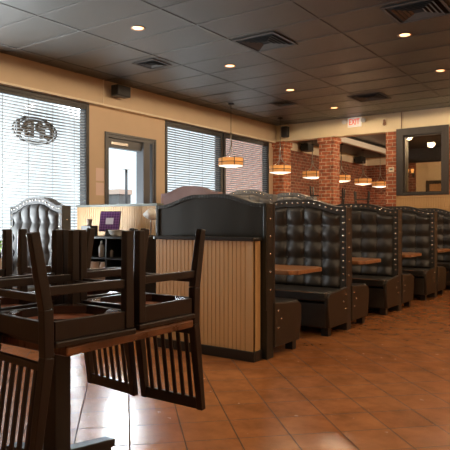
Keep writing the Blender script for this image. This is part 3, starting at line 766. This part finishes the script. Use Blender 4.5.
for (x, y), a, bb in zip(((-6.25, 12.75), (-6.3, 13.8), (-6.3, 15.5)), ('left of the middle brick column, nearest', 'behind the middle brick column', 'seen right of the middle brick column'),
                     ('upturned bar stool left of the middle brick column', 'upturned bar stool behind the half-hidden pendant lamp', 'upturned bar stool under the centred far pendant lamp')):
    bar_table((x, y, 0), 'high bar table in the far room ' + a); stool((x, y, 1.331 + .75), bb)
# sconces on the far wall
for x, z, lab in ((-5.68, 2.70, 'lower left amber wall sconce seen through the framed window'), (-5.53, 2.70, 'lower right amber wall sconce seen through the framed window'),
                  ):
    t = thing('wall_sconce', lab, 'wall sconce', (x, 17.6, z), group='amber wall sconces in the far room')
    b = B(); lathe(b, [(.03, 0), (.05, .11), (.046, .11), (.027, .004)], 18, (0, -.1, 0)); obj('shade', b, M['sconce'], t)
    b = B(); box(b, -.03, .03, -.012, 0, -.12, .05); beam(b, (0, -.01, -.04), (0, -.1, -.01), .02, .02); obj('arm', b, M['iron'], t)
for x in (-5.0, -4.55):
    pass
st(bx('door_1', (-5.05, -4.2, 17.57, 17.6, 0, 2.35), M['bead'])); 
b = B(); box(b, -5.15, -5.05, 17.56, 17.6, 0, 2.45); box(b, -4.2, -4.1, 17.56, 17.6, 0, 2.45); box(b, -5.05, -4.2, 17.56, 17.6, 2.35, 2.45); st(obj('trim_7', b, M['darkframe']))

# ------------------------------------------------------------------ outside
st(bx('ground_outside', (-60, -7.12, -30, 45, -.2, -.05), M['asphalt']))
t = thing('outbuilding', 'brick building outside behind the right blind', 'building', (-15, 26, -.05))
bx('wall', (-3.2, 3.5, -1, 6, 0, 7.5), M['brickpale'], t); bx('roof', (-3.4, 3.7, -1.2, 6.2, 7.5, 7.8), M['white_paint'], t)
t = thing('light_pole', 'thin grey light pole outside the unblinded window', 'pole', (-23.3, 23.4, -.05))
b = B(); cyl(b, (0, 0, .4), (0, 0, 4.2), .09, .07, 12); obj('pole', b, M['frame'], t)
b = B(); cyl(b, (0, 0, 0), (0, 0, .4), .2, n=16); obj('base', b, M['asphalt'], t)
b = B(); box(b, -.15, .15, -.25, .25, 4.2, 4.3); obj('lamp_head', b, M['white'], t)
t = thing('kiosk', 'pale kiosk with pinkish roof outside the unblinded window', 'kiosk', (-26.6, 26.1, -.05)); t.scale = (.5, .5, 1.2)
bx('wall', (-1.0, 1.0, -1.0, 1.0, 0, 2.5), M['asphalt'], t); bx('roof', (-1.15, 1.15, -1.15, 1.15, 2.5, 2.75), M['paper'], t)
bx('window', (1.0, 1.03, -.5, .5, 1, 2), M['frame'], t); bx('window', (-.5, .5, -1.03, -1.0, 1, 2), M['frame'], t)
b = B(); rr = random.Random(5)
for k in range(420):
    a = rr.uniform(0, 2 * PI); ph = math.acos(rr.uniform(-.2, 1)); r = .62 * rr.uniform(.6, 1)
    c = Vector((r * math.sin(ph) * math.cos(a), 1.3 * r * math.sin(ph) * math.sin(a), .45 + r * math.cos(ph)))
    d1 = Vector((rr.gauss(0, 1), rr.gauss(0, 1), rr.gauss(0, 1))).normalized(); d2 = d1.orthogonal().normalized()
    v = [b.verts.new(c + d1 * .09), b.verts.new(c + d2 * .04), b.verts.new(c - d1 * .09), b.verts.new(c - d2 * .04)]; b.faces.new(v)
t = thing('shrub', 'green shrub outside at the lower left of the OPEN sign window', 'shrub', (-8.4, 5.0, -.05)); t.scale = (1.1, .8, 1.2)
obj('foliage', b, M['leaf'], t, recalc=False)
b = B(); cyl(b, (0, 0, 0), (0, 0, .5), .04, .02, 8); obj('stem', b, M['wood'], t)

# ------------------------------------------------------------------ light
w = bpy.data.worlds.new('World'); S.world = w; w.use_nodes = True
bg = w.node_tree.nodes['Background']; bg.inputs['Color'].default_value = (.86, .94, 1, 1); wn_, wl_ = w.node_tree.nodes, w.node_tree.links
wtc = wn_.new('ShaderNodeTexCoord'); wsx = wn_.new('ShaderNodeSeparateXYZ'); wl_.new(wtc.outputs['Generated'], wsx.inputs[0])
# bright overcast: pale near the horizon, brighter overhead, with a glow added low in the west to glare on the floor
wmr = wn_.new('ShaderNodeMapRange'); wmr.inputs['From Min'].default_value = .2; wmr.inputs['From Max'].default_value = .6
wmr.inputs['To Min'].default_value = 1.65; wmr.inputs['To Max'].default_value = 5; wl_.new(wsx.outputs[2], wmr.inputs['Value'])
wdp = wn_.new('ShaderNodeVectorMath'); wdp.operation = 'DOT_PRODUCT'; wdp.inputs[1].default_value = Vector((-.672, .667, .322)).normalized(); wl_.new(wtc.outputs['Generated'], wdp.inputs[0])
wgl = wn_.new('ShaderNodeMapRange'); wgl.interpolation_type = 'SMOOTHSTEP'; wgl.inputs['From Min'].default_value = .984; wgl.inputs['From Max'].default_value = .996
wgl.inputs['To Min'].default_value = 0; wgl.inputs['To Max'].default_value = 75; wl_.new(wdp.outputs['Value'], wgl.inputs['Value'])
wad = wn_.new('ShaderNodeMath'); wl_.new(wmr.outputs[0], wad.inputs[0]); wl_.new(wgl.outputs[0], wad.inputs[1]); wl_.new(wad.outputs[0], bg.inputs['Strength'])
def area(name, loc, rot, sx, sy, e, col):
    li = bpy.data.lights.new(name, 'AREA'); li.shape = 'RECTANGLE'; li.size = sx; li.size_y = sy; li.energy = e; li.color = col
    o = bpy.data.objects.new(name, li); C.objects.link(o); o.location = loc; o.rotation_euler = rot; return o
FILL_TINT = (.93, .97, 1)
for (a, c) in wins[:1]: area('window_daylight', (XW - 1.0, (a + c) / 2, .5), (0, -PI / 2 - math.radians(35), 0), 1.6, c - a, 1050, FILL_TINT)  # added lamp low outside the unseen bay, tipped up to brighten the ceiling
area('window_daylight', (XW - .6, 7.1, 1.0), (0, -PI / 2 - math.radians(35), 0), .8, 1.0, 50, FILL_TINT)  # second added lamp below the sill, also tipped up at the ceiling

for x, y in ((-3.2, 13.2), (-3.0, 16), (-1.5, 14)):  # added lamps without fixtures, kept out of sight, to brighten the far room
    li = bpy.data.lights.new('far_lamp', 'POINT'); li.energy = 130; li.color = (1, .74, .48); li.shadow_soft_size = .06
    o = bpy.data.objects.new('far_lamp', li); C.objects.link(o); o.location = (x, y, 3.36)

# ------------------------------------------------------------------ camera
cd = bpy.data.cameras.new('Camera'); cam = bpy.data.objects.new('Camera', cd); C.objects.link(cam)
cd.sensor_width = 36; cd.lens = 585 / 450 * 36; cd.shift_y = -3 / 450; cd.clip_start = .05; cd.clip_end = 200
cam.location = (0, 0, H); cam.rotation_euler = (PI / 2, 0, math.radians(35.3))
S.camera = cam
vs = S.view_settings; vs.view_transform = 'Standard'; vs.look = 'None'; vs.exposure = -.24; vs.gamma = 1; vs.use_curve_mapping = False
